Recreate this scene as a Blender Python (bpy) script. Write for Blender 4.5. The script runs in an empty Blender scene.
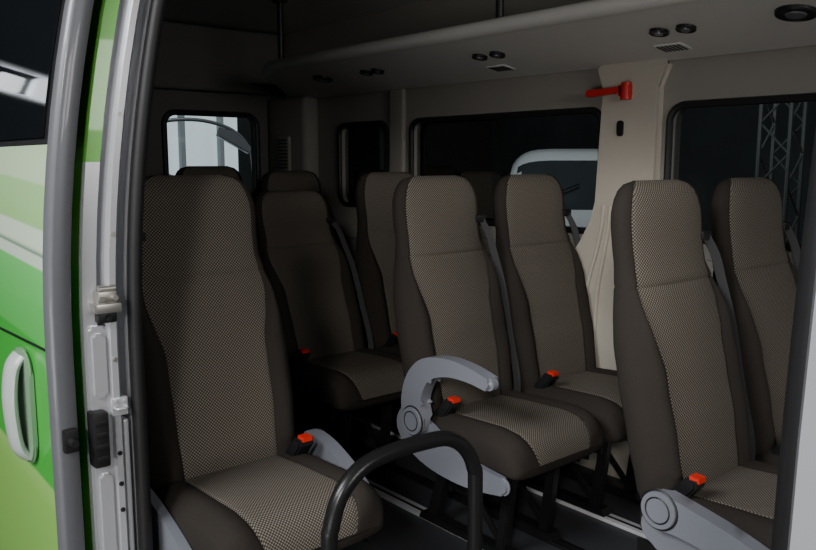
import bpy, bmesh, math
from mathutils import Vector, Matrix
C = bpy.context.scene.collection
# ------------------------------------------------------------------ materials
def mat(name, col, rough=0.6, metal=0.0, noise=0.0, nscale=40, bump=0.0, coat=0.0, spec=0.5):
    m = bpy.data.materials.new(name); m.use_nodes = True
    nt = m.node_tree; b = nt.nodes['Principled BSDF']
    b.inputs['Base Color'].default_value = (*col, 1)
    b.inputs['Roughness'].default_value = rough
    b.inputs['Metallic'].default_value = metal
    b.inputs['Coat Weight'].default_value = coat
    b.inputs['Specular IOR Level'].default_value = spec
    tc = nt.nodes.new('ShaderNodeTexCoord'); n = nt.nodes.new('ShaderNodeTexNoise')
    n.inputs['Scale'].default_value = nscale; n.inputs['Detail'].default_value = 4
    nt.links.new(tc.outputs['Object'], n.inputs['Vector'])
    if noise > 0:
        r = nt.nodes.new('ShaderNodeMix'); r.data_type = 'RGBA'
        r.inputs[6].default_value = (*[c*(1-noise) for c in col], 1)
        r.inputs[7].default_value = (*[min(1, c*(1+noise)) for c in col], 1)
        nt.links.new(n.outputs['Fac'], r.inputs[0]); nt.links.new(r.outputs[2], b.inputs['Base Color'])
    if bump > 0:
        bp = nt.nodes.new('ShaderNodeBump'); bp.inputs['Strength'].default_value = bump
        bp.inputs['Distance'].default_value = 0.002
        nt.links.new(n.outputs['Fac'], bp.inputs['Height']); nt.links.new(bp.outputs['Normal'], b.inputs['Normal'])
    return m

def fabric_mat(name, base, dot, pitch=0.0043):
    m = bpy.data.materials.new(name); m.use_nodes = True
    nt = m.node_tree; b = nt.nodes['Principled BSDF']; N = nt.nodes.new; L = nt.links.new
    uv = N('ShaderNodeUVMap'); sep = N('ShaderNodeSeparateXYZ'); L(uv.outputs[0], sep.inputs[0])
    def sn(o):
        a = N('ShaderNodeMath'); a.operation = 'MULTIPLY'; a.inputs[1].default_value = math.pi/pitch; L(o, a.inputs[0])
        s = N('ShaderNodeMath'); s.operation = 'SINE'; L(a.outputs[0], s.inputs[0]); return s.outputs[0]
    p = N('ShaderNodeMath'); p.operation = 'MULTIPLY'; L(sn(sep.outputs[0]), p.inputs[0]); L(sn(sep.outputs[1]), p.inputs[1])
    mr = N('ShaderNodeMapRange'); mr.inputs[1].default_value = -0.1; mr.inputs[2].default_value = 0.5; L(p.outputs[0], mr.inputs[0])
    mx = N('ShaderNodeMix'); mx.data_type = 'RGBA'; mx.inputs[6].default_value = (*base, 1); mx.inputs[7].default_value = (*dot, 1)
    L(mr.outputs[0], mx.inputs[0]); L(mx.outputs[2], b.inputs['Base Color'])
    b.inputs['Roughness'].default_value = 0.95; b.inputs['Specular IOR Level'].default_value = 0.15
    return m

def glass_mat(name, tint, gl=(.28, .30, .30)):
    m = bpy.data.materials.new(name); m.use_nodes = True
    nt = m.node_tree; nt.nodes.remove(nt.nodes['Principled BSDF']); N = nt.nodes.new; L = nt.links.new
    out = nt.nodes['Material Output']
    t = N('ShaderNodeBsdfTransparent'); t.inputs[0].default_value = (*tint, 1)
    g = N('ShaderNodeBsdfGlossy'); g.inputs['Roughness'].default_value = 0.03
    g.inputs['Color'].default_value = (*gl, 1)
    f = N('ShaderNodeFresnel'); f.inputs[0].default_value = 1.45
    mx = N('ShaderNodeMixShader'); L(f.outputs[0], mx.inputs[0]); L(t.outputs[0], mx.inputs[1]); L(g.outputs[0], mx.inputs[2])
    L(mx.outputs[0], out.inputs[0]); return m

def emit_mat(name, col, s):
    m = bpy.data.materials.new(name); m.use_nodes = True
    b = m.node_tree.nodes['Principled BSDF']; b.inputs['Base Color'].default_value = (*col, 1)
    b.inputs['Emission Color'].default_value = (*col, 1); b.inputs['Emission Strength'].default_value = s
    return m

FAB = fabric_mat('patterned_fabric', (.050, .042, .035), (.250, .222, .185))
BOL = mat('bolster_fabric', (.030, .025, .021), .9, noise=.25, nscale=300, bump=.4, spec=.2)
GRY = mat('grey_plastic', (.19, .20, .23), .45, noise=.05, nscale=200)
BLK = mat('black_plastic', (.012, .012, .013), .45, noise=.1)
RUB = mat('black_rubber', (.010, .010, .011), .55, noise=.2)
STEEL = mat('black_steel', (.015, .015, .016), .3, .3, noise=.1)
RED = mat('red_plastic', (.75, .03, .015), .4, noise=.05)
HRED = mat('hammer_red', (.60, .02, .015), .4, noise=.05)
STRAP = mat('belt_webbing', (.045, .045, .048), .8, noise=.2, nscale=400)
CREAM = mat('cream_trim', (.50, .46, .39), .7, noise=.04, nscale=20, bump=.05)
WALLG = mat('wall_trim_grey', (.29, .27, .24), .8, noise=.04, nscale=20, bump=.05)
TRIMG = mat('grey_trim', (.12, .117, .11), .8, noise=.06, nscale=60, bump=.1)
RACK = mat('rack_plastic', (.74, .72, .68), .55, noise=.03, nscale=20)
CEIL = mat('headliner', (.60, .60, .58), .9, noise=.08, nscale=200, bump=.2)
FLOORM = mat('vinyl_floor', (.042, .044, .050), .55, noise=.35, nscale=250)
ALU = mat('aluminium', (.80, .81, .83), .4, .2, noise=.05)
TRUSSM = mat('truss_metal', (.16, .165, .165), .5, .3, noise=.05)
SILV = mat('silver_paint', (.68, .69, .72), .26, .35, noise=.04, nscale=8, coat=.5)
WHITE = mat('white_paint', (.72, .73, .75), .3, 0, noise=.02, nscale=5, coat=.5)
PILL = mat('pillar_paint', (.30, .31, .33), .4, .1, noise=.02, nscale=5, coat=.3)
DARKG = mat('dark_grey_edge', (.17, .175, .19), .4, .2, noise=.05, coat=.3)
GLASS = glass_mat('tinted_glass', (.48, .52, .52))
BGLASS = mat('black_glass', (.008, .010, .012), .04, 0, noise=.0, coat=1)
VGLASS = mat('grey_car_glass', (.045, .055, .06), .15, 0, noise=.5, nscale=2, coat=.5)
ZINC = mat('zinc_metal', (.55, .53, .48), .35, .8, noise=.1)

def livery():
    m = bpy.data.materials.new('green_livery_paint'); m.use_nodes = True
    nt = m.node_tree; b = nt.nodes['Principled BSDF']; N = nt.nodes.new; L = nt.links.new
    tc = N('ShaderNodeTexCoord'); sp = N('ShaderNodeSeparateXYZ'); L(tc.outputs['Object'], sp.inputs[0])
    a = N('ShaderNodeMath'); a.operation = 'MULTIPLY_ADD'; a.inputs[1].default_value = .06; L(sp.outputs[0], a.inputs[0])
    o2 = N('ShaderNodeMath'); o2.operation = 'ADD'; o2.inputs[1].default_value = .10; L(sp.outputs[2], o2.inputs[0])
    L(o2.outputs[0], a.inputs[2])
    mr = N('ShaderNodeMapRange'); mr.inputs[1].default_value = -.1; mr.inputs[2].default_value = 1.3; L(a.outputs[0], mr.inputs[0])
    r = N('ShaderNodeValToRGB'); L(mr.outputs[0], r.inputs[0])
    e = r.color_ramp.elements
    e[0].position = 0; e[0].color = (.26, .60, .10, 1)
    e[1].position = 1; e[1].color = (.50, .76, .40, 1)
    def st(z, c):
        x = e.new((z+.1)/1.4); x.color = (*c, 1)
    st(.44, (.32, .66, .13)); st(.50, (.38, .72, .18)); st(.504, (.07, .52, .06)); st(.62, (.06, .50, .05)); st(.81, (.06, .50, .06))
    st(.814, (.12, .60, .12)); st(.94, (.17, .66, .17)); st(.975, (.20, .70, .20)); st(.977, (.72, .86, .68)); st(1.000, (.72, .86, .68)); st(1.002, (.20, .34, .22)); st(1.009, (.20, .34, .22))
    st(1.011, (.76, .90, .70)); st(1.055, (.76, .90, .70)); st(1.057, (.42, .74, .30)); st(1.15, (.46, .77, .34)); st(1.152, (.66, .85, .56)); st(1.20, (.64, .84, .54))
    L(r.outputs[0], b.inputs['Base Color']); b.inputs['Roughness'].default_value = .3; b.inputs['Coat Weight'].default_value = .4
    return m
LIV = livery()
BGREEN = mat('green_paint', (.18, .60, .08), .3, 0, noise=.05, nscale=4, coat=.5)

# ------------------------------------------------------------------ helpers
def obj_from_bm(bm, name, mats, smooth=True, parent=None, loc=None):
    bmesh.ops.recalc_face_normals(bm, faces=bm.faces)
    me = bpy.data.meshes.new(name); bm.to_mesh(me); bm.free()
    for m in (mats if isinstance(mats, (list, tuple)) else [mats]): me.materials.append(m)
    if smooth:
        for p in me.polygons: p.use_smooth = True
        try: me.set_sharp_from_angle(angle=math.radians(38))
        except Exception: pass
    o = bpy.data.objects.new(name, me); C.objects.link(o)
    if parent: o.parent = parent
    if loc: o.location = loc
    return o

def tag(o, label, cat, group=None):
    o['label'] = label; o['category'] = cat
    if group: o['group'] = group
    return o
def struct(o, label, cat='wall'):
    o['kind'] = 'structure'; o['label'] = label; o['category'] = cat; return o
def empty(name, loc=(0, 0, 0)):
    e = bpy.data.objects.new(name, None); e.location = loc; e.empty_display_size = .1; C.objects.link(e); return e

def add_box(bm, lo, hi, bev=0.0, mi=0, seg=2, M=None):
    r = bmesh.ops.create_cube(bm, size=1)
    vs = r['verts']
    for v in vs:
        v.co = Vector([lo[i] + (v.co[i]+.5)*(hi[i]-lo[i]) for i in range(3)])
        if M: v.co = M @ v.co
    fs = set(f for v in vs for f in v.link_faces)
    for f in fs: f.material_index = mi
    if bev > 0:
        es = list(set(e for v in vs for e in v.link_edges))
        bmesh.ops.bevel(bm, geom=es, offset=bev, segments=seg, affect='EDGES', profile=.6)

def add_cyl(bm, p0, p1, r0, r1=None, seg=20, mi=0):
    p0 = Vector(p0); p1 = Vector(p1); d = p1-p0; r1 = r0 if r1 is None else r1
    M = Matrix.Translation((p0+p1)/2) @ d.to_track_quat('Z', 'Y').to_matrix().to_4x4()
    r = bmesh.ops.create_cone(bm, cap_ends=True, segments=seg, radius1=r0, radius2=r1, depth=d.length, matrix=M)
    for f in set(f for v in r['verts'] for f in v.link_faces): f.material_index = mi

def smooth_path(pts, n=8):
    out = []
    P = [Vector(p) for p in pts]
    for i in range(len(P)-1):
        a = P[max(i-1, 0)]; b = P[i]; c = P[i+1]; d = P[min(i+2, len(P)-1)]
        for k in range(n):
            t = k/n
            out.append(.5*((2*b)+(-a+c)*t+(2*a-5*b+4*c-d)*t*t+(-a+3*b-3*c+d)*t**3))
    out.append(P[-1]); return out

def add_tube(bm, pts, r, seg=12, mi=0, closed=False, flat=None):
    P = [Vector(p) for p in pts]; n = len(P); rings = []
    up = None
    for i in range(n):
        if closed: t = (P[(i+1) % n]-P[i-1]).normalized()
        else: t = (P[min(i+1, n-1)]-P[max(i-1, 0)]).normalized()
        if up is None:
            up = Vector((0, 0, 1)) if abs(t.z) < .9 else Vector((1, 0, 0))
        s = t.cross(up).normalized(); up = s.cross(t).normalized()
        ring = []
        for k in range(seg):
            a = 2*math.pi*k/seg
            rr = r if flat is None else flat
            ring.append(bm.verts.new(P[i]+s*math.cos(a)*r+up*math.sin(a)*rr))
        rings.append(ring)
    m = n if closed else n-1
    for i in range(m):
        A = rings[i]; B = rings[(i+1) % n]
        for k in range(seg):
            f = bm.faces.new((A[k], A[(k+1) % seg], B[(k+1) % seg], B[k])); f.material_index = mi
    if not closed:
        for R in (rings[0], rings[-1]):
            f = bm.faces.new(R); f.material_index = mi

def add_prism(bm, outline, axis, a0, a1, bev=0.004, mi=0, seg=2):
    def mk(p, a):
        if axis == 'y': return Vector((p[0], a, p[1]))
        if axis == 'x': return Vector((a, p[0], p[1]))
        return Vector((p[0], p[1], a))
    A = [bm.verts.new(mk(p, a0)) for p in outline]; B = [bm.verts.new(mk(p, a1)) for p in outline]
    n = len(A); fs = [bm.faces.new(A), bm.faces.new(B[::-1])]
    es = list(fs[0].edges)+list(fs[1].edges)
    for i in range(n): fs.append(bm.faces.new((A[i], B[i], B[(i+1) % n], A[(i+1) % n])))
    for f in fs: f.material_index = mi
    if bev > 0: bmesh.ops.bevel(bm, geom=es, offset=bev, segments=seg, affect='EDGES', clamp_overlap=True)

def stroke(ctrl, n=6):
    P = smooth_path(ctrl, n); L = []; R = []
    for i, p in enumerate(P):
        a = P[max(i-1, 0)]; b = P[min(i+1, len(P)-1)]
        t = Vector((b.x-a.x, b.y-a.y)).normalized(); nn = Vector((-t.y, t.x))
        L.append((p.x+nn.x*p.z, p.y+nn.y*p.z)); R.append((p.x-nn.x*p.z, p.y-nn.y*p.z))
    t = Vector((P[-1].x-P[-2].x, P[-1].y-P[-2].y)); ae = math.atan2(t.y, t.x)
    t0 = Vector((P[1].x-P[0].x, P[1].y-P[0].y)); a0 = math.atan2(t0.y, t0.x)
    end = [(P[-1].x+P[-1].z*math.cos(ae+math.pi/2-math.pi*k/8), P[-1].y+P[-1].z*math.sin(ae+math.pi/2-math.pi*k/8)) for k in range(1, 8)]
    st = [(P[0].x+P[0].z*math.cos(a0-math.pi/2-math.pi*k/8), P[0].y+P[0].z*math.sin(a0-math.pi/2-math.pi*k/8)) for k in range(1, 8)]
    return L+end+R[::-1]+st

def rrect(x0, x1, z0, z1, r, n=6):
    pts = []
    for cx, cz, a in ((x1-r, z1-r, 0), (x0+r, z1-r, 90), (x0+r, z0+r, 180), (x1-r, z0+r, 270)):
        for k in range(n+1):
            t = math.radians(a+90*k/n); pts.append((cx+r*math.cos(t), cz+r*math.sin(t)))
    return pts

def panel_holes(bm, axis, a0, a1, outer, holes, mi=0):
    def mk(p, a): return Vector((p[0], a, p[1])) if axis == 'y' else Vector((a, p[0], p[1]))
    es = []
    for lp in [outer]+holes:
        vs = [bm.verts.new(mk(p, a0)) for p in lp]
        for i in range(len(vs)): es.append(bm.edges.new((vs[i], vs[(i+1) % len(vs)])))
    r = bmesh.ops.triangle_fill(bm, edges=es, use_beauty=True)
    fs = [g for g in r['geom'] if isinstance(g, bmesh.types.BMFace)]
    ex = bmesh.ops.extrude_face_region(bm, geom=fs)
    dv = mk((0, 0), a1)-mk((0, 0), a0)
    for g in ex['geom']:
        if isinstance(g, bmesh.types.BMVert): g.co += dv

def interp(tab, u):
    if u <= tab[0][0]: return tab[0][1:]
    for i in range(len(tab)-1):
        a = tab[i]; b = tab[i+1]
        if u <= b[0]:
            t = (u-a[0])/(b[0]-a[0]); t = t*t*(3-2*t)*.4+t*.6
            return [a[k]+(b[k]-a[k])*t for k in range(1, len(a))]
    return tab[-1][1:]

SF = [0, .1, .2, .3, .4, .5, .57, .60, .62, .64, .67, .72, .78, .84, .88, .91, .94, .97, .99, 1.0]
def pillow(name, tab, us, vertical, bol=.014, expo=3.2, lim=lambda u: .62, gmax=9):
    bm = bmesh.new(); uvl = bm.loops.layers.uv.new('UVMap')
    s_list = [-s for s in SF[::-1]]+SF[1:]
    rows = []; arc = 0; last = None; info = {}
    for u in us:
        c, t, w = interp(tab, u)[:3]
        key = Vector((u, c+t)); arc += (key-last).length if last is not None else 0; last = key
        ring = []; lm = lim(u)
        for side in (1, -1):
            ss = s_list if side == 1 else s_list[::-1][1:-1]
            for s0 in ss:
                a = abs(s0)
                if side == 1: a = a/.62*lm if a <= .62 else lm+(a-.62)/.38*(1-lm)
                s = math.copysign(a, s0)
                k = (1-min(1, a)**expo)**(1/expo)
                d = t*k
                if side == 1:
                    f_ = 1 if u < gmax-.10 else max(0, 1-(u-gmax+.10)/.12)
                    mid = lm+.45*(1-lm)
                    d += bol*math.exp(-((a-mid)/(.34*(1-lm)+.001))**2)*min(1, t/.03)*f_
                    d += -.006*math.exp(-((a-lm)/.018)**2)*(.35+.65*f_)
                if vertical: co = Vector((c+side*d, s*w, u))
                else: co = Vector((u, s*w, c+side*d))
                v = bm.verts.new(co); ring.append(v); info[v] = (s0, side, s*w, arc, u)
        rows.append(ring)
    n = len(rows[0])
    for i in range(len(rows)-1):
        for k in range(n):
            vs = (rows[i][k], rows[i][(k+1) % n], rows[i+1][(k+1) % n], rows[i+1][k])
            f = bm.faces.new(vs)
            ms = sum(abs(info[v][0]) for v in vs)/4; sd = min(info[v][1] for v in vs)
            f.material_index = 0 if (sd == 1 and ms < .62) else 1
            for l in f.loops: l[uvl].uv = (info[l.vert][2], info[l.vert][3])
    bm.faces.new(rows[0]).material_index = 1; bm.faces.new(rows[-1]).material_index = 1
    bmesh.ops.recalc_face_normals(bm, faces=bm.faces)
    me = bpy.data.meshes.new(name); bm.to_mesh(me); bm.free()
    me.materials.append(FAB); me.materials.append(BOL)
    for p in me.polygons: p.use_smooth = True
    return me

# ------------------------------------------------------------------ seats
back_tab = [  # z, centre x, half thick, half width
    (.36, .105, .030, .150), (.375, .105, .050, .195), (.42, .100, .060, .212), (.55, .075, .064, .222), (.68, .045, .063, .225), (.77, .024, .060, .221),
    (.84, .008, .054, .208), (.90, -.006, .048, .191), (.95, -.016, .044, .182), (1.00, -.024, .043, .183), (1.05, -.029, .043, .185), (1.08, -.031, .042, .182), (1.105, -.033, .039, .174), (1.13, -.035, .032, .160), (1.145, -.037, .022, .142), (1.155, -.038, .003, .105)]
us = [.36, .365, .375, .39, .42]+[.42+.02*i for i in range(1, 23)]+[.88, .893, .897, .90, .903, .907, .92, .94, .96, .98, 1.0, 1.02, 1.04, 1.06, 1.08, 1.10, 1.11, 1.12, 1.13, 1.14, 1.146, 1.150, 1.153, 1.155]
us = sorted(set(round(u, 4) for u in us))
T = []
for u in us:
    c, t, w = interp(back_tab, u); T.append((u, c, t-.005*math.exp(-((u-.90)/.004)**2), w))
def blim(u):
    if u < .70: return .62
    t = min(1, (u-.70)/.20); t = t*t*(3-2*t); return .62+.24*t
BACK = pillow('backrest', T, us, True, lim=blim, gmax=.92, bol=.026, expo=2.8)
cush_tab = [(.07, .355, .010, .17), (.08, .355, .045, .198), (.10, .357, .058, .211), (.16, .360, .062, .217), (.30, .366, .064, .220), (.42, .370, .064, .220), (.47, .366, .062, .219),
            (.50, .358, .056, .215), (.515, .352, .046, .209), (.527, .346, .030, .199), (.532, .343, .012, .187), (.534, .342, .002, .179)]
ucs = [.07, .075, .08, .09, .10]+[.12+.02*i for i in range(18)]+[.475, .485, .493, .50, .507, .515, .521, .527, .530, .532, .534]
ucs = sorted(set(round(u, 4) for u in ucs))
CUSH = pillow('seat_cushion', [(u, *interp(cush_tab, u)) for u in ucs], ucs, False, bol=.014, expo=4.5)

def me_from(bm, name, mats, smooth=True):
    o = obj_from_bm(bm, name, mats, smooth); me = o.data; bpy.data.objects.remove(o); return me

def build_arm(m, kind):
    bm = bmesh.new()
    y0, y1 = m*(-.226), m*(-.268)
    if kind == 'up': ctrl = [(.155, .42, .050), (.148, .48, .044), (.168, .540, .041), (.215, .588, .034), (.30, .610, .027), (.39, .608, .022), (.465, .594, .018)]
    elif kind == 'down': ctrl = [(.160, .412, .044), (.22, .405, .038), (.32, .385, .034), (.42, .356, .029), (.49, .334, .022)]
    else: ctrl = [(.155, .418, .045), (.22, .412, .040), (.30, .385, .034), (.37, .352, .026)]
    add_prism(bm, stroke(ctrl, 5), 'y', y0, y1, .011, 0, 3)
    return me_from(bm, 'armrest', GRY)
def build_disc(m):
    bm = bmesh.new()
    add_cyl(bm, (.158, m*-.262, .416), (.158, m*-.276, .416), .046, .042, 36)
    add_tube(bm, [(.158+.045*math.cos(a*math.pi/14), m*-.269, .416+.045*math.sin(a*math.pi/14)) for a in range(28)], .003, 6, 1, True)
    add_tube(bm, [(.158+.030*math.cos(a*math.pi/12), m*-.276, .416+.030*math.sin(a*math.pi/12)) for a in range(24)], .002, 6, 1, True)
    return me_from(bm, 'hinge_cap', [GRY, BLK])
def build_cover(m):
    bm = bmesh.new()
    ctrl = [(.10, .380, .060), (.17, .350, .068), (.26, .320, .058), (.38, .302, .042), (.50, .304, .026)]
    add_prism(bm, stroke(ctrl, 5), 'y', m*-.2215, m*-.240, .007, 0, 2)
    return me_from(bm, 'side_cover', GRY)
def build_cover_deep(m):
    bm = bmesh.new()
    ctrl = [(.05, .36, .065), (.13, .335, .095), (.25, .290, .105), (.38, .255, .090), (.48, .260, .055)]
    add_prism(bm, stroke(ctrl, 5), 'y', m*-.2215, m*-.244, .008, 0, 2)
    return me_from(bm, 'side_cover', GRY)
def build_cover_slim(m):
    bm = bmesh.new()
    ctrl = [(.15, .36, .045), (.24, .335, .045), (.36, .312, .036), (.50, .306, .024)]
    add_prism(bm, stroke(ctrl, 5), 'y', m*-.2215, m*-.238, .006, 0, 2)
    return me_from(bm, 'side_cover', GRY)
def build_leg(sy):
    bm = bmesh.new()
    y0, y1 = sy*.10-.016, sy*.10+.016
    add_prism(bm, [(.40, .30), (.435, .30), (.40, .03), (.365, .03)], 'y', y0, y1, .004)
    add_prism(bm, [(.14, .30), (.18, .30), (.10, .03), (.05, .03)], 'y', y0, y1, .004)
    add_prism(bm, [(.02, .012), (.43, .012), (.42, .035), (.03, .035)], 'y', y0-.008, y1+.008, .004)
    add_prism(bm, [(.10, .285), (.46, .285), (.46, .306), (.10, .306)], 'y', y0, y1, .003)
    add_prism(bm, [(.13, .28), (.16, .28), (.39, .05), (.36, .05)], 'y', y0+.01, y1-.01, .002)
    for x in (.06, .38): add_cyl(bm, (x, sy*.10, .03), (x, sy*.10, .048), .012, .012, 8, 1)
    return me_from(bm, 'leg', [STEEL, ZINC])
def build_frame():
    bm = bmesh.new()
    for x in (.14, .42): add_cyl(bm, (x, -.205, .285), (x, .205, .285), .014, None, 12)
    for y in (-.2, .2): add_prism(bm, [(.08, .265), (.47, .265), (.47, .302), (.08, .302)], 'y', y-.006, y+.006, .002)
    add_prism(bm, [(.08, .14), (.20, .10), (.26, .27), (.08, .27)], 'y', -.045, -.035, .002)
    add_prism(bm, [(.08, .14), (.20, .10), (.26, .27), (.08, .27)], 'y', .035, .045, .002)
    add_cyl(bm, (.15, -.10, .15), (.15, .10, .15), .010, None, 10)
    return me_from(bm, 'seat_frame', STEEL)
def build_belt(m):
    bm = bmesh.new()
    P = smooth_path([(.005, m*.168, 1.015), (.026, m*.192, .96), (.040, m*.208, .89), (.066, m*.227, .77), (.100, m*.232, .60), (.135, m*.232, .46), (.135, m*.232, .36)], 5)
    prev = None
    for p in P:
        a = [bm.verts.new(p+Vector((dx, dy*m, 0))) for dx, dy in ((-.012, -.006), (.009, .007), (.007, .009), (-.014, -.004))]
        if prev:
            for k in range(4): bm.faces.new((prev[k], prev[(k+1) % 4], a[(k+1) % 4], a[k]))
        prev = a
    return me_from(bm, 'seat_belt', STRAP)
def build_guide(m):
    bm = bmesh.new()
    ya, yb = sorted((m*.145, m*.193))
    add_box(bm, (-.03, ya, .995), (.016, yb, 1.020), .006)
    return me_from(bm, 'belt_guide', BLK)
def build_buckle(m):
    bm = bmesh.new()
    ya, yb = sorted((m*-.145, m*-.192))
    add_prism(bm, [(.17, .405), (.20, .405), (.245, .462), (.245, .480), (.215, .480), (.17, .43)], 'y', ya, yb, .005)
    return me_from(bm, 'belt_buckle', BLK)
def build_button(m):
    bm = bmesh.new()
    ya, yb = sorted((m*-.152, m*-.185))
    add_prism(bm, [(.224, .474), (.249, .474), (.249, .486), (.224, .488)], 'y', ya, yb, .002)
    return me_from(bm, 'release_button', RED)
CACHE = {}
def get(k, fn, *a):
    if k not in CACHE: CACHE[k] = fn(*a)
    return CACHE[k]
def part(me, name, parent, label=None):
    o = bpy.data.objects.new(name, me); C.objects.link(o); o.parent = parent
    if label: o['label'] = label
    return o
def seat(X, Y, arm, m=1, label='', cover=(1,), z=0, deep=False, slim=False, rec=0, hs=1, bx=0):
    e = empty('passenger_seat', (X, Y, z))
    ups = [part(BACK, 'backrest', e)]; part(CUSH, 'seat_cushion', e)
    part(get('l1', build_leg, -1), 'leg', e); part(get('l2', build_leg, 1), 'leg', e)
    part(get('fr', build_frame), 'seat_frame', e, 'black steel seat frame')
    ups.append(part(get(('b', m), build_belt, m), 'seat_belt', e, 'dark grey woven shoulder belt'))
    ups.append(part(get(('g', m), build_guide, m), 'belt_guide', e))
    if rec or hs != 1:
        P = Vector((.10, 0, .42)); M = Matrix.Translation(P) @ Matrix.Rotation(-math.radians(rec), 4, 'Y') @ Matrix.Diagonal((1, 1, hs, 1)) @ Matrix.Translation(-P)
        for o in ups: o.matrix_basis = M
    bk = part(get(('k', m), build_buckle, m), 'belt_buckle', e, 'black buckle with red button')
    part(get(('r', m), build_button, m), 'release_button', bk, 'red push button')
    bk.location.x = bx
    if arm:
        a = part(get(('a', m, arm), build_arm, m, arm), 'armrest', e, 'grey plastic armrest')
        part(get(('d', m), build_disc, m), 'hinge_cap', a)
        if arm == 'down': a.location = (.015, 0, .008)
    for c in cover: part(get(('c', c*m), build_cover, c*m), 'side_cover', e, 'grey plastic side cover')
    if deep: part(get(('cd', -m), build_cover_deep, -m), 'side_cover', e, 'deep grey plastic side cover')
    if slim: part(get(('cs', m), build_cover_slim, m), 'side_cover', e, 'slim grey plastic side cover')
    tag(e, label, 'seat', 'minibus passenger seats')
    return e
R0, R1, R2, R3 = -1.095, -1.93, -2.76, -3.58
YA, YB, YE = 1.80, 2.27, .93
seat(R1-.01, YE, 'short', -1, 'brown patterned high-back seat beside the open door', (), deep=True, hs=1.015)
seat(R1, YA, 'up', 1, 'brown patterned aisle seat with raised grey armrest')
seat(R1, YB, None, 1, 'brown patterned high-back seat next to the long side window', ())
seat(R0, YA, 'down', 1, 'brown patterned aisle seat with grey armrest folded down', (), slim=True, bx=-.03)
seat(R0, YB, None, 1, 'brown patterned high-back seat under the front side window', ())
seat(R2, YA, None, 1, 'brown patterned aisle seat slightly reclined in shade, red belt buckle', (), rec=7, hs=.93)
seat(R2, YB, None, 1, 'brown patterned seat in shade beside the side window', ())
seat(R3, YA, None, 1, 'brown seat in deep shade near the rear door', (), hs=1.035)
seat(R3, YB, None, 1, 'brown seat in deep shade at the rear corner', ())

# ------------------------------------------------------------------ van shell
def off(z): return .157*(max(0, z-.8))**2
ZL = [-.12, .0, .2, .4, .6, .8, .9, 1.0, 1.1, 1.2, 1.3, 1.4, 1.5, 1.6, 1.7, 1.8, 1.9, 1.98]
def vloft(name, sec, mats, mi=None, z0=-.12, z1=1.98, o=off, smooth=False):
    bm = bmesh.new(); zs = [z0]+[z for z in ZL if z0+.01 < z < z1-.01]+[z1]
    rows = [[bm.verts.new((x, y+o(z), z)) for x, y in sec] for z in zs]
    n = len(sec)
    for i in range(len(zs)-1):
        zc = (zs[i]+zs[i+1])/2
        for k in range(n):
            f = bm.faces.new((rows[i][k], rows[i][(k+1) % n], rows[i+1][(k+1) % n], rows[i+1][k]))
            if mi: f.material_index = mi(k, zc)
    bm.faces.new(rows[0]); bm.faces.new(rows[-1])
    return obj_from_bm(bm, name, mats, smooth)
JD = -.017
secR = [(-4.2, .558), (-1.705, .558), (-1.692, .561), (-1.690, .589), (-1.722, .593), (-1.722, .600), (-1.684, .604), (-1.674, .611), (-1.674, .624), (-1.684, .630), (-1.745, .634), (-1.745, .650), (-1.690, .654), (-1.690, .668), (-1.73, .672), (-1.76, .685), (-4.1, .70), (-4.2, .70)]
secR = [(x, y+JD) for x, y in secR]
o = vloft('wall_entrance_rear', secR, [BGREEN, SILV, TRIMG], lambda k, z: 0 if (k == 0 or k == 17 or (k in (1, 2) and z > 1.15)) else (1 if k < 12 else 2))
struct(o, 'green van side with silver pressed door pillar')
FX = .020
secF = [(-.262, .580), (-.255, .567), (.5, .567), (.5, .70), (-.24, .70), (-.262, .66)]
secF = [(x+FX if x < 0 else x, y) for x, y in secF]
o = vloft('wall_entrance_front', secF, [PILL], smooth=True); struct(o, 'pale grey painted pillar in front of the door opening')
sech = [(-1.70, .567), (-.24, .567), (-.24, .70), (-1.70, .70)]
o = vloft('wall_entrance_header', sech, [SILV, TRIMG], lambda k, z: 1 if k == 2 else 0, z0=1.76); struct(o, 'van side above the door opening')
def seal(name, x, y, lab, r=.014, rf=.012):
    bm = bmesh.new()
    add_tube(bm, [(x, y+off(z), z) for z in [i*.06+.0 for i in range(0, 30)]], r, 12, 0, False, rf)
    o = obj_from_bm(bm, name, RUB); return struct(o, lab, 'door seal')
seal('trim_1', -1.672, .648, 'black rubber door seal along the pillar', .015, .016)
seal('trim_2', -.272+FX, .625, 'black rubber door seal', .018, .02)

WIN = [(-3.52, -3.10, .97, 1.40), (-2.93, -1.82, .93, 1.40), (-1.55, -.45, .93, 1.40)]
bm = bmesh.new()
panel_holes(bm, 'y', 2.52, 2.60, [(-4.2, -.02), (.5, -.02), (.5, 1.98), (-4.2, 1.98)], [rrect(a, b, c, d, .06) for a, b, c, d in WIN])
struct(obj_from_bm(bm, 'wall_window_side', WALLG, False), 'beige-grey trimmed van side with windows')
for i, (a, b, c, d) in enumerate(WIN):
    bm = bmesh.new()
    P = rrect(a+.006, b-.006, c+.006, d-.006, .056, 8)
    add_tube(bm, [(p[0], 2.517, p[1]) for p in P], .013, 8, 1, True)
    vs = [bm.verts.new((p[0], 2.556, p[1])) for p in P]; bm.faces.new(vs)
    struct(obj_from_bm(bm, 'window_%d' % (i+1), [GLASS, RUB], True), 'tinted side window with black rubber gasket', 'window')
RW = [(1.79, 2.36, 1.0, 1.47)]
bm = bmesh.new()
panel_holes(bm, 'x', -4.10, -4.18, [(.70, -.02), (2.52, -.02), (2.52, 1.98), (.70, 1.98)], [rrect(a, b, c, d, .07) for a, b, c, d in RW])
struct(obj_from_bm(bm, 'wall_rear', TRIMG, False), 'dark grey trimmed rear doors of the van')
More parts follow.
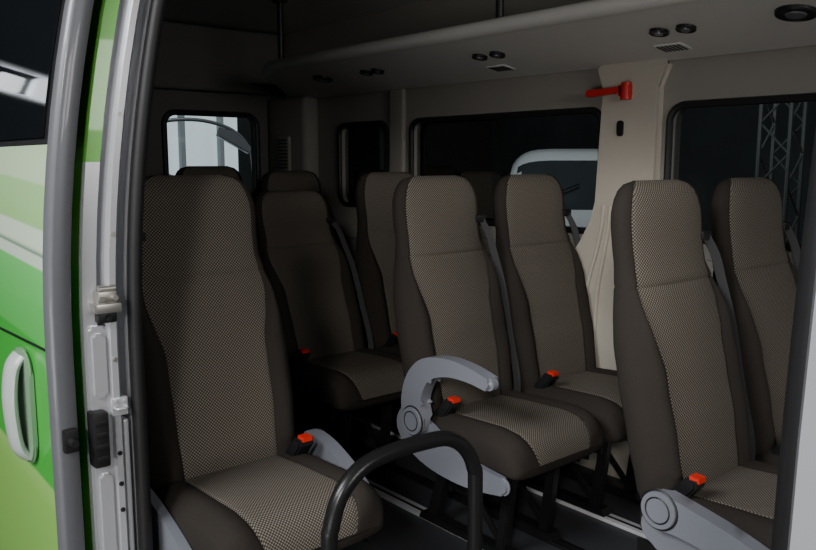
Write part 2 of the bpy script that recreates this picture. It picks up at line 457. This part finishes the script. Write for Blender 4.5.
for i, (a, b, c, d) in enumerate(RW):
    bm = bmesh.new(); P = rrect(a+.006, b-.006, c+.006, d-.006, .066, 8)
    add_tube(bm, [(-4.097, p[0], p[1]) for p in P], .016, 8, 1, True)
    vs = [bm.verts.new((-4.14, p[0], p[1])) for p in P]; bm.faces.new(vs)
    struct(obj_from_bm(bm, 'window_%d' % (i+4), [glass_mat('rear_glass', (.8, .85, .85)), RUB], True), 'rear door window with black gasket', 'window')
bm = bmesh.new(); add_box(bm, (-4.2, .60, -.12), (.5, 2.6, 0.0)); struct(obj_from_bm(bm, 'floor', FLOORM, False), 'dark speckled vinyl floor', 'floor')
bm = bmesh.new(); add_box(bm, (-4.2, .70, 1.93), (.5, 2.6, 2.0)); struct(obj_from_bm(bm, 'ceiling', CEIL, False), 'grey fabric headliner', 'ceiling')
def trimbox(name, lo, hi, m, lab, bev=.015):
    bm = bmesh.new(); add_box(bm, lo, hi, bev, 0, 3); return struct(obj_from_bm(bm, name, m), lab, 'trim')
bm = bmesh.new()
pil = [(-1.83, 1.60), (-1.80, 1.54), (-1.795, 1.46), (-1.800, 1.40), (-1.795, 1.05), (-1.815, .97), (-1.88, .90), (-1.95, .84), (-1.97, .70), (-1.97, .0), (-1.42, .0), (-1.42, .70), (-1.45, .84), (-1.53, .90), (-1.565, .97), (-1.575, 1.05), (-1.575, 1.46), (-1.565, 1.54), (-1.53, 1.60)]
add_prism(bm, pil[::-1], 'y', 2.474, 2.525, .022, 0, 5)
for x0, x1, x2 in ((-1.775, -1.80, -1.84), (-1.745, -1.765, -1.79), (-1.60, -1.575, -1.54)):
    add_tube(bm, smooth_path([(x0, 2.472, 1.04), (x0-.004, 2.469, .96), (x1, 2.468, .86), (x2, 2.469, .70), (x2-.01, 2.472, .45)], 5), .008, 8)
struct(obj_from_bm(bm, 'trim_3', CREAM), 'cream window pillar trim flaring below the windows', 'trim')
trimbox('trim_4', (-3.07, 2.495, .0), (-2.96, 2.525, 1.60), WALLG, 'beige narrow pillar trim')
trimbox('trim_5', (-4.10, 2.42, .0), (-3.70, 2.525, 1.56), WALLG, 'grey corner pillar trim', .04)
trimbox('trim_6', (-4.10, .72, 1.58), (-4.02, 2.50, 1.92), TRIMG, 'grey trim panel above the rear doors', .02)
trimbox('trim_7', (-3.70, 2.495, .80), (.40, 2.525, .87), WALLG, 'beige ledge below the windows', .012)
vg = empty('vent_grille', (-3.895, 2.395, 1.245))
VI = Matrix.Translation((3.895, -2.380, -1.245))
bm = bmesh.new(); add_box(bm, (-3.95, 2.385, 1.15), (-3.84, 2.406, 1.34), .006)
o = obj_from_bm(bm, 'grille_frame', WALLG); o.parent = vg; o.matrix_parent_inverse = VI
for i in range(9):
    bm = bmesh.new(); add_box(bm, (-3.94, 2.380, 1.165+i*.019), (-3.85, 2.387, 1.173+i*.019), .001)
    o = obj_from_bm(bm, 'slat', BLK); o.parent = vg; o.matrix_parent_inverse = VI
tag(vg, 'grey slatted air vent on the rear corner trim', 'vent')
trimbox('trim_8', (-2.35, .76, 1.905), (-2.29, 2.5, 1.935), BLK, 'dark headliner seam strip', .008)
trimbox('trim_10', (-4.0, 1.20, 1.88), (-2.36, 1.28, 1.935), TRIMG, 'grey headliner channel', .012)
def rail(y, lab, m, w=.020):
    bm = bmesh.new(); add_box(bm, (-4.05, y-w, 0), (.38, y+w, .012), .002)
    add_box(bm, (-4.04, y-.006, .0105), (.37, y+.006, .0125), 0, 1)
    tag(obj_from_bm(bm, 'floor_rail', [m, BLK]), lab, 'seat rail', 'seat rails in the floor')
for y in (.83, 1.03, 1.90, 2.37): rail(y, 'black seat rail in the dark floor', STEEL)
for y in (1.72, 2.17): rail(y, 'bright aluminium seat rail in the dark floor', ALU, .026)
# overhead rack
rk = empty('overhead_rack', (0, 0, 1.54))
RI = Matrix.Translation((0, 0, -1.54))
bm = bmesh.new()
sec = [(2.505, 1.545), (2.25, 1.585), (2.02, 1.632), (2.005, 1.622), (1.985, 1.617), (1.965, 1.618), (1.950, 1.625), (1.943, 1.636), (1.943, 1.650), (1.950, 1.660), (1.965, 1.666), (1.99, 1.664), (2.02, 1.652), (2.40, 1.60), (2.505, 1.60)]
xs = [(-4.02, 2.50, .2), (-3.90, 2.34, .35), (-3.68, 2.16, .45), (-3.50, 2.05, .6), (-3.36, 1.98, .8), (-3.26, 1.945, 1), (.40, 1.945, 1)]
rows = []
for x, ymin, k_ in xs:
    row = []
    for y, z in sec:
        zb = 1.545+(2.505-y)*.165
        row.append(bm.verts.new((x, 2.505-(2.505-y)*(2.505-ymin)/.56, zb+(z-zb)*k_)))
    rows.append(row)
for i in range(len(rows)-1):
    for k in range(len(sec)): bm.faces.new((rows[i][k], rows[i][(k+1) % len(sec)], rows[i+1][(k+1) % len(sec)], rows[i+1][k]))
bm.faces.new(rows[0]); bm.faces.new(rows[-1])
b = obj_from_bm(bm, 'shelf', RACK); b.parent = rk; b.matrix_parent_inverse = RI
for x in (-3.22, -1.86):
    bm = bmesh.new(); add_cyl(bm, (x, 1.985, 1.655), (x, 1.985, 1.93), .014, None, 12); add_box(bm, (x-.03, 1.96, 1.915), (x+.03, 2.01, 1.93), .003)
    o = obj_from_bm(bm, 'support_post', BLK); o.parent = rk; o.matrix_parent_inverse = RI; o['label'] = 'black post hanging the shelf from the ceiling'
tag(rk, 'long pale grey overhead luggage shelf with air nozzles', 'luggage rack')
def under(y): return 1.585+(2.25-y)*.204 if y < 2.25 else 1.545+(2.505-y)*.157
def nozzle(x, y, r):
    bm = bmesh.new(); z = under(y)
    nrm = Vector((0, -.19, -1)).normalized(); p = Vector((x, y, z))
    add_cyl(bm, p+nrm*-.003, p+nrm*.008, r, r*.95, 28)
    add_tube(bm, [p+nrm*.008+Vector((math.cos(a*math.pi/14)*r*.9, math.sin(a*math.pi/14)*r*.9, -math.sin(a*math.pi/14)*r*.9*.19)) for a in range(28)], .003, 6, 0, True)
    add_cyl(bm, p+nrm*.004, p+nrm*.012, r*.55, r*.45, 24, 1)
    o = obj_from_bm(bm, 'air_nozzle', [BLK, DARKG]); o.parent = rk; o.matrix_parent_inverse = RI; o['label'] = 'round black adjustable nozzle'
for x in (-2.86, -2.78, -2.16, -2.07, -1.40, -1.31): nozzle(x, 2.2, .030)
nozzle(-3.20, 2.2, .05); nozzle(-.99, 2.2, .055)
for x in (-1.45, -2.2):
    bm = bmesh.new(); z = under(2.36)
    M = Matrix.Translation((x, 2.36, z)) @ Matrix.Rotation(-math.atan(.157), 4, 'X')
    add_box(bm, (-.048, -.036, -.004), (.048, .036, .004), .002, 0, 2, M)
    for i in range(6): add_box(bm, (-.041+i*.0145, -.030, -.006), (-.034+i*.0145, .030, -.003), 0, 1, 2, M)
    o = obj_from_bm(bm, 'rack_vent', [RACK, BLK]); o.parent = rk; o.matrix_parent_inverse = RI
hm = empty('emergency_hammer', (-1.76, 2.460, 1.45))
bm = bmesh.new(); add_prism(bm, stroke([(-.085, .0, .014), (-.02, .002, .011), (.03, .004, .011), (.06, .004, .014)], 4), 'y', -.012, .012, .004)
o = obj_from_bm(bm, 'handle', HRED); o.parent = hm
bm = bmesh.new(); add_cyl(bm, (.072, 0, -.03), (.072, 0, .030), .020, .018); add_box(bm, (.045, -.012, -.018), (.09, .014, .022), .004)
o = obj_from_bm(bm, 'hammer_head', HRED); o.parent = hm
tag(hm, 'red plastic emergency hammer on the cream window pillar', 'hammer')
bm = bmesh.new(); add_prism(bm, rrect(-.013, .013, -.028, .028, .010), 'y', -.004, .006, .002)
o = obj_from_bm(bm, 'wall_hook_slot', BLK, loc=(-1.715, 2.471, 1.32)); tag(o, 'small black oval fitting on the cream pillar', 'fitting')

bm = bmesh.new()
pts = [(-1.15, .79, .0), (-1.15, .79, .46), (-1.15, .795, .53), (-1.15, .82, .59), (-1.15, .87, .628), (-1.15, .94, .64), (-1.15, 1.02, .64), (-1.15, 1.09, .632), (-1.15, 1.14, .60), (-1.15, 1.168, .55), (-1.15, 1.174, .48), (-1.15, 1.174, .0)]
add_tube(bm, smooth_path(pts, 5), .0165, 16)
gr = empty('grab_rail', (-1.15, .98, 0))
GI = Matrix.Translation((1.15, -.98, 0))
o = obj_from_bm(bm, 'rail_tube', STEEL); o.parent = gr; o.matrix_parent_inverse = GI
for y in (.79, 1.174):
    bm = bmesh.new(); add_cyl(bm, (-1.15, y, 0), (-1.15, y, .012), .038, .034, 24); o = obj_from_bm(bm, 'base_flange', STEEL); o.parent = gr; o.matrix_parent_inverse = GI
tag(gr, 'black bent-tube grab rail standing beside the entrance', 'handrail')

# ------------------------------------------------------------------ sliding door
DD = -.018
sd = empty('sliding_door', (-2.28, .52+DD, -.08))
PI = Matrix.Translation((2.28, -.52, .08))
def sp(o, lab=None):
    o.parent = sd; o.matrix_parent_inverse = PI
    if lab: o['label'] = lab
    return o
secD = [(-2.9, .49), (-1.70, .49), (-1.70, .538), (-2.9, .538)]
o = vloft('door_panel', secD, [LIV], z0=-.08, z1=1.235); sp(o, lab='green and white liveried outer door panel')
o = vloft('door_frame', secD, [BLK], z0=1.235, z1=1.76); sp(o, lab='black upper window frame')
secE = [(-1.700, .486), (-1.684, .487), (-1.676, .492), (-1.672, .500), (-1.672, .526), (-1.676, .534), (-1.70, .538)]
o = vloft('door_edge', secE, [DARKG], z0=-.08, z1=1.76, smooth=True); sp(o, lab='grey rounded leading edge of the door')
secG = [(-2.80, .4885), (-1.735, .4885), (-1.735, .485), (-2.80, .485)]
o = vloft('door_glass', secG, [BGLASS], z0=1.25, z1=1.70, smooth=True); sp(o, lab='dark tinted glass')
bm = bmesh.new(); add_tube(bm, [(-2.9, .4885, .785), (-2.2, .4885, .800), (-1.705, .4885, .814)], .003, 8); sp(obj_from_bm(bm, 'panel_crease', BLK))
HX = .075; HZ = .01
bm = bmesh.new(); add_prism(bm, rrect(-2.01+HX, -1.88+HX, .52+HZ, .78+HZ, .05), 'y', .488, .478, .004, 0)
sp(obj_from_bm(bm, 'handle_plate', mat('handle_green', (.26, .42, .26), .35, coat=.3)), lab='grey-green recessed handle plate')
bm = bmesh.new(); add_tube(bm, smooth_path([(-1.945+HX, .480, .535+HZ), (-1.945+HX, .462, .56+HZ), (-1.945+HX, .454, .62+HZ), (-1.945+HX, .453, .68+HZ), (-1.945+HX, .462, .74+HZ), (-1.945+HX, .480, .765+HZ)], 5), .036, 14, 0, False, .014)
sp(obj_from_bm(bm, 'door_handle', mat('handle_grey', (.56, .62, .58), .35, coat=.3)), 'pale grey bow handle')
bm = bmesh.new(); add_box(bm, (-1.676, .50, .60), (-1.655, .53, .65), .005); add_cyl(bm, (-1.66, .515, .625), (-1.635, .515, .625), .010, .008)
sp(obj_from_bm(bm, 'door_stop', RUB), 'black rubber stop')
tag(sd, 'opened van sliding door in green and white livery', 'door')
# jamb details
jl = empty('door_latch', (-1.68, .6+JD, .915)); JI = Matrix.Translation((1.68, -.6, -.915))
bm = bmesh.new(); add_box(bm, (-1.70, .578, .885), (-1.655, .632, .905), .003); add_box(bm, (-1.695, .585, .9049), (-1.66, .625, .93), .003); add_cyl(bm, (-1.675, .59, .935), (-1.675, .625, .935), .008)
for y in (.59, .618): add_cyl(bm, (-1.662, y, .917), (-1.65, y, .917), .006, .006, 8)
o = obj_from_bm(bm, 'latch_bracket', ZINC); o.parent = jl; o.matrix_parent_inverse = JI
bm = bmesh.new(); add_box(bm, (-1.70, .586, .862), (-1.668, .626, .884), .004); add_cyl(bm, (-1.669, .606, .873), (-1.660, .606, .873), .007, .006, 12)
o = obj_from_bm(bm, 'latch_base', BLK); o.parent = jl; o.matrix_parent_inverse = JI
tag(jl, 'metal latch bracket bolted on silver door pillar', 'latch')
bm = bmesh.new(); add_box(bm, (-1.69, .556, .555), (-1.648, .590, .675), .006)
for i in range(4): add_box(bm, (-1.652, .560, .57+i*.026), (-1.644, .587, .582+i*.026), .002)
tag(obj_from_bm(bm, 'rubber_bumper', RUB, loc=(0, JD, 0)), 'black ribbed rubber bumper on the silver pillar', 'bumper')
bm = bmesh.new(); add_box(bm, (-1.69, .605, .655), (-1.669, .640, .695), .003)
add_tube(bm, smooth_path([(-1.68, .611, .674), (-1.658, .611, .674), (-1.655, .622, .674), (-1.658, .634, .674), (-1.68, .634, .674)], 4), .003, 8)
for y in (.614, .633): add_cyl(bm, (-1.68, y, .688), (-1.666, y, .688), .004, .004, 6)
tag(obj_from_bm(bm, 'door_striker', SILV, loc=(0, JD, 0)), 'small silver striker plate on the silver pillar', 'striker')
for z in (.44, .50, .57, .78, 1.05, 1.30):
    bm = bmesh.new(); add_cyl(bm, (-.012, 0, 0), (.006, 0, 0), .0055, .005, 16); add_cyl(bm, (.005, 0, 0), (.008, 0, 0), .003, .0025, 12)
    tag(obj_from_bm(bm, 'plug', BLK if z < .6 else ZINC, loc=(-1.677, .6175+JD+off(z), z)), 'small round plug in the silver pillar', 'plug', 'pillar plugs')
bm = bmesh.new(); add_prism(bm, rrect(.566+JD, .606+JD, .08, .855, .010), 'x', -1.72, -1.680, .005, 0, 3)
add_prism(bm, rrect(.573+JD, .600+JD, .70, .84, .008), 'x', -1.685, -1.674, .004, 0, 2)
add_prism(bm, rrect(.573+JD, .600+JD, .10, .53, .008), 'x', -1.685, -1.674, .004, 0, 2)
struct(obj_from_bm(bm, 'trim_9', SILV), 'raised silver pressing on the pillar', 'trim')
trimbox('trim_12', (-1.72, .632+JD, .10), (-1.684, .645+JD, .640), SILV, 'raised silver pressing beside the seal', .005)

# ------------------------------------------------------------------ hall outside
HF = mat('hall_floor', (.08, .08, .082), .5, noise=.2, nscale=3)
HW = mat('hall_wall', (.10, .108, .112), .9, noise=.5, nscale=.8)
bm = bmesh.new(); add_box(bm, (-18, -12, -.72), (12, 18, -.62)); struct(obj_from_bm(bm, 'floor_hall', HF, False), 'dark exhibition hall floor', 'floor')
bm = bmesh.new(); add_box(bm, (-18, 17.8, -.62), (12, 18, 7)); struct(obj_from_bm(bm, 'wall_hall_side', HW, False), 'dark hall wall')
bm = bmesh.new(); add_box(bm, (-18, -12, -.62), (-17.8, 18, 7)); struct(obj_from_bm(bm, 'wall_hall_end', HW, False), 'dark hall wall')
wv = empty('white_van', (-6.85, 8.75, -.62))
wv.rotation_euler = (0, 0, math.atan2(-.76, .65))
def rv(e, o): o.parent = e
def vtop(x):
    tab = [(-2.45, 1.55), (-2.35, 1.86), (-2.1, 1.95), (-.5, 2.0), (.5, 1.99), (.8, 1.94), (1.0, 1.84), (1.55, 1.22), (1.7, 1.12), (2.1, 1.02), (2.3, .88), (2.40, .62)]
    return interp([(a, b) for a, b in tab], x)[0]
def vwid(x): return interp([(-2.45, .80), (-2.2, .92), (1.2, .93), (1.8, .90), (2.2, .80), (2.40, .60)], x)[0]
xs = [-2.45, -2.4, -2.3, -2.1, -1.5, -.8, -.2, .0, .05, .3, .5, .65, .8, .9, 1.0, 1.1, 1.2, 1.3, 1.4, 1.5, 1.58, 1.7, 1.85, 2.0, 2.12, 2.22, 2.30, 2.36, 2.40]
bm = bmesh.new(); rows = []
NS = 40
for x in xs:
    zt = vtop(x); w = vwid(x); ring = []
    zc = (zt+.28)/2; h = (zt-.28)/2
    for k in range(NS):
        a = 2*math.pi*(k+.5)/NS; ca, sa = math.cos(a), math.sin(a); e = 2/5
        y = w*math.copysign(abs(ca)**e, ca); z = zc+h*math.copysign(abs(sa)**e, sa)
        if z > 1.05: y *= 1-.16*(z-1.05)/.9
        ring.append(bm.verts.new((x, y, z)))
    rows.append(ring)
for i in range(len(rows)-1):
    for k in range(NS):
        f = bm.faces.new((rows[i][k], rows[i][(k+1) % NS], rows[i+1][(k+1) % NS], rows[i+1][k]))
        c = f.calc_center_median(); w = vwid(c.x)
        if .95 < c.x < 1.52 and c.z > vtop(c.x)-.16 and abs(c.y) < .66: f.material_index = 1
        elif .05 < c.x < 1.25 and 1.12 < c.z < vtop(c.x)-.17 and abs(c.y) > .6: f.material_index = 1
bm.faces.new(rows[0]); bm.faces.new(rows[-1])
rv(wv, obj_from_bm(bm, 'car_body', [WHITE, VGLASS]))
for s in (-1, 1):
    bm = bmesh.new(); add_box(bm, (2.14, s*.64-.13, .78), (2.33, s*.64+.13, .96), .05); rv(wv, obj_from_bm(bm, 'headlight', ALU))
    bm = bmesh.new(); add_box(bm, (1.15, s*1.0-.1, 1.15), (1.30, s*1.0+.1, 1.38), .04); rv(wv, obj_from_bm(bm, 'side_mirror', BLK))
    for x in (-1.5, 1.5):
        bm = bmesh.new(); add_cyl(bm, (x, s*.70, .32), (x, s*.935, .32), .32, .32, 32); add_cyl(bm, (x, s*.93, .32), (x, s*.95, .32), .19, .17, 24, 1); rv(wv, obj_from_bm(bm, 'wheel', [RUB, ALU]))
bm = bmesh.new(); add_box(bm, (2.30, -.45, .48), (2.43, .45, .66), .02); rv(wv, obj_from_bm(bm, 'grille', BLK))
bm = bmesh.new(); add_tube(bm, [(1.47, -.45, 1.36), (1.30, .05, 1.56)], .012, 6); rv(wv, obj_from_bm(bm, 'wiper', BLK))
tag(wv, 'white van parked in the dark hall beyond the windows', 'van')
def truss(name, p0, p1, w, lab):
    p0 = Vector(p0); p1 = Vector(p1); d = (p1-p0); L = d.length; M = Matrix.Translation(p0) @ d.to_track_quat('Z', 'Y').to_matrix().to_4x4()
    bm = bmesh.new(); h = w/2; cs = [(-h, -h), (h, -h), (h, h), (-h, h)]
    for x, y in cs: add_cyl(bm, M @ Vector((x, y, 0)), M @ Vector((x, y, L)), .020, None, 8)
    n = int(L/w)
    for i in range(n):
        for k in range(4):
            a = cs[k]; b = cs[(k+1) % 4]
            if i % 2: a, b = b, a
            add_cyl(bm, M @ Vector((*a, i*L/n)), M @ Vector((*b, (i+1)*L/n)), .010, None, 6)
    tag(obj_from_bm(bm, name, TRUSSM), lab, 'truss', 'hall lighting trusses')
truss('lighting_truss', (-3.21, 7.01, -.62), (-3.21, 7.01, 4.5), .26, 'upright aluminium lighting truss in the hall')
truss('lighting_truss', (-7.6, -3.0, -.62), (-7.6, -3.0, 4.5), .32, 'upright aluminium lighting truss in the hall')
lb = empty('reflection_prop', (-7.8, -1.3, -.62))  # out-of-view glowing slats, added only to give the door glass a bright reflection
GLOW = emit_mat('reflection_glow', (.9, .95, 1), 1.8)
for i in range(5):
    bm = bmesh.new(); add_box(bm, (-.12, -.75+i*.32, 2.92), (.12, -.53+i*.32, 3.08+.05*(i % 2)), .02)
    o = obj_from_bm(bm, 'glow_slat', GLOW); o.parent = lb
bm = bmesh.new(); add_cyl(bm, (0, 0, 0), (0, 0, 2.9), .04); add_cyl(bm, (0, 0, 0), (0, 0, .04), .35, .33, 24); add_cyl(bm, (0, -.8, 2.9), (0, .85, 2.9), .03); add_cyl(bm, (0, -.8, 3.18), (0, .85, 3.18), .03)
for y in (-.8, .85): add_cyl(bm, (0, y, 2.88), (0, y, 3.2), .02)
o = obj_from_bm(bm, 'stand', ALU); o.parent = lb
tag(lb, 'unseen row of glowing slats on a stand, added to reflect in the door glass', 'reflection_source')
bm = bmesh.new(); add_box(bm, (-10.5, 2.0, -.62), (-10.3, 5.6, 2.1)); tag(obj_from_bm(bm, 'booth_wall', emit_mat('glowing_wall', (.66, .76, .80), .75), False), 'pale blue exhibition booth wall with its brightness put in as glow', 'wall panel')  # plain wall; emission stands in for the light falling on it
ba = empty('booth_arch', (-8.6, 4.05, -.62)); BI = Matrix.Translation((8.6, -4.05, .62))
bm = bmesh.new(); add_tube(bm, smooth_path([(-8.6, 3.2, -.62), (-8.6, 3.2, 1.3), (-8.6, 3.6, 1.60), (-8.6, 4.1, 1.68), (-8.6, 4.55, 1.60), (-8.6, 4.8, 1.4), (-8.6, 4.88, 1.1), (-8.6, 4.9, -.62)], 6), .022, 12)
o = obj_from_bm(bm, 'arch_tube', DARKG); o.parent = ba; o.matrix_parent_inverse = BI
bm = bmesh.new(); add_prism(bm, [(4.40, 1.50), (4.80, 1.30), (4.84, 1.36), (4.62, 1.55), (4.44, 1.60)], 'x', -8.62, -8.54, .01)
o = obj_from_bm(bm, 'arch_gusset', DARKG); o.parent = ba; o.matrix_parent_inverse = BI
tag(ba, 'dark curved booth arch with a corner gusset', 'arch')
bm = bmesh.new(); add_prism(bm, [(2.6, -.62), (4.7, -.62), (4.7, .85), (4.15, 1.00), (3.6, 1.22), (2.6, 1.30)], 'x', -9.3, -9.0, .02)
tag(obj_from_bm(bm, 'booth_counter', mat('counter_grey', (.40, .43, .44), .6)), 'grey booth counter with sloped top', 'counter')
for y in (3.9, 4.55, 5.1):
    bm = bmesh.new(); add_box(bm, (-9.9, y-.03, -.62), (-9.8, y+.03, 2.05), .006)
    tag(obj_from_bm(bm, 'booth_post', mat('post_grey', (.35, .38, .40), .5)), 'slim grey upright post of the booth', 'post', 'booth posts')

# ------------------------------------------------------------------ lights
def area(name, loc, tgt, sx, sy, e, col=(1, 1, 1)):
    l = bpy.data.lights.new(name, 'AREA'); l.shape = 'RECTANGLE'; l.size = sx; l.size_y = sy; l.energy = e; l.color = col
    o = bpy.data.objects.new(name, l); C.objects.link(o); o.location = loc
    o.rotation_euler = (Vector(tgt)-Vector(loc)).to_track_quat('-Z', 'Y').to_euler(); return o
sl = bpy.data.lights.new('hall_spot', 'SPOT'); sl.energy = 520; sl.spot_size = math.radians(40); sl.spot_blend = .9; sl.shadow_soft_size = .35; sl.color = (1, .97, .93)
so = bpy.data.objects.new('hall_spot', sl); C.objects.link(so); so.location = (1.9, -2.6, 2.7)
so.rotation_euler = (Vector((-1.0, 1.9, .65))-Vector(so.location)).to_track_quat('-Z', 'Y').to_euler()
area('hall_lamp_side', (-1.2, -2.3, 3.2), (-1.7, .8, .5), 2.0, 1.2, 165, (.97, .98, 1))
area('low_fill', (.4, -2.6, .1), (-1.0, 1.8, 1.6), 2.2, .8, 32, (1, .98, .95))  # added soft fill from below, lifts the rack underside and the interior
area('windscreen_light', (1.8, 1.0, 1.75), (-1.5, .9, .4), 1.4, .6, 30, (1, .98, .96))
area('hall_lamp_back', (-6, 5, 5.5), (-6.0, 8.2, 0), 3, 2, 190, (.95, .98, 1))
w = bpy.data.worlds.new('hall_dark'); bpy.context.scene.world = w; w.use_nodes = True
w.node_tree.nodes['Background'].inputs[0].default_value = (.50, .55, .58, 1); w.node_tree.nodes['Background'].inputs[1].default_value = .08
# ------------------------------------------------------------------ camera
cd = bpy.data.cameras.new('camera'); cam = bpy.data.objects.new('camera', cd); C.objects.link(cam)
cam.location = (0, 0, 1.2); cd.lens = 35; cd.sensor_width = 36; cd.clip_start = .02
p = math.radians(8.1)
cam.rotation_euler = Vector((-.76*math.cos(p), .649*math.cos(p), -math.sin(p))).to_track_quat('-Z', 'Y').to_euler()
bpy.context.scene.camera = cam
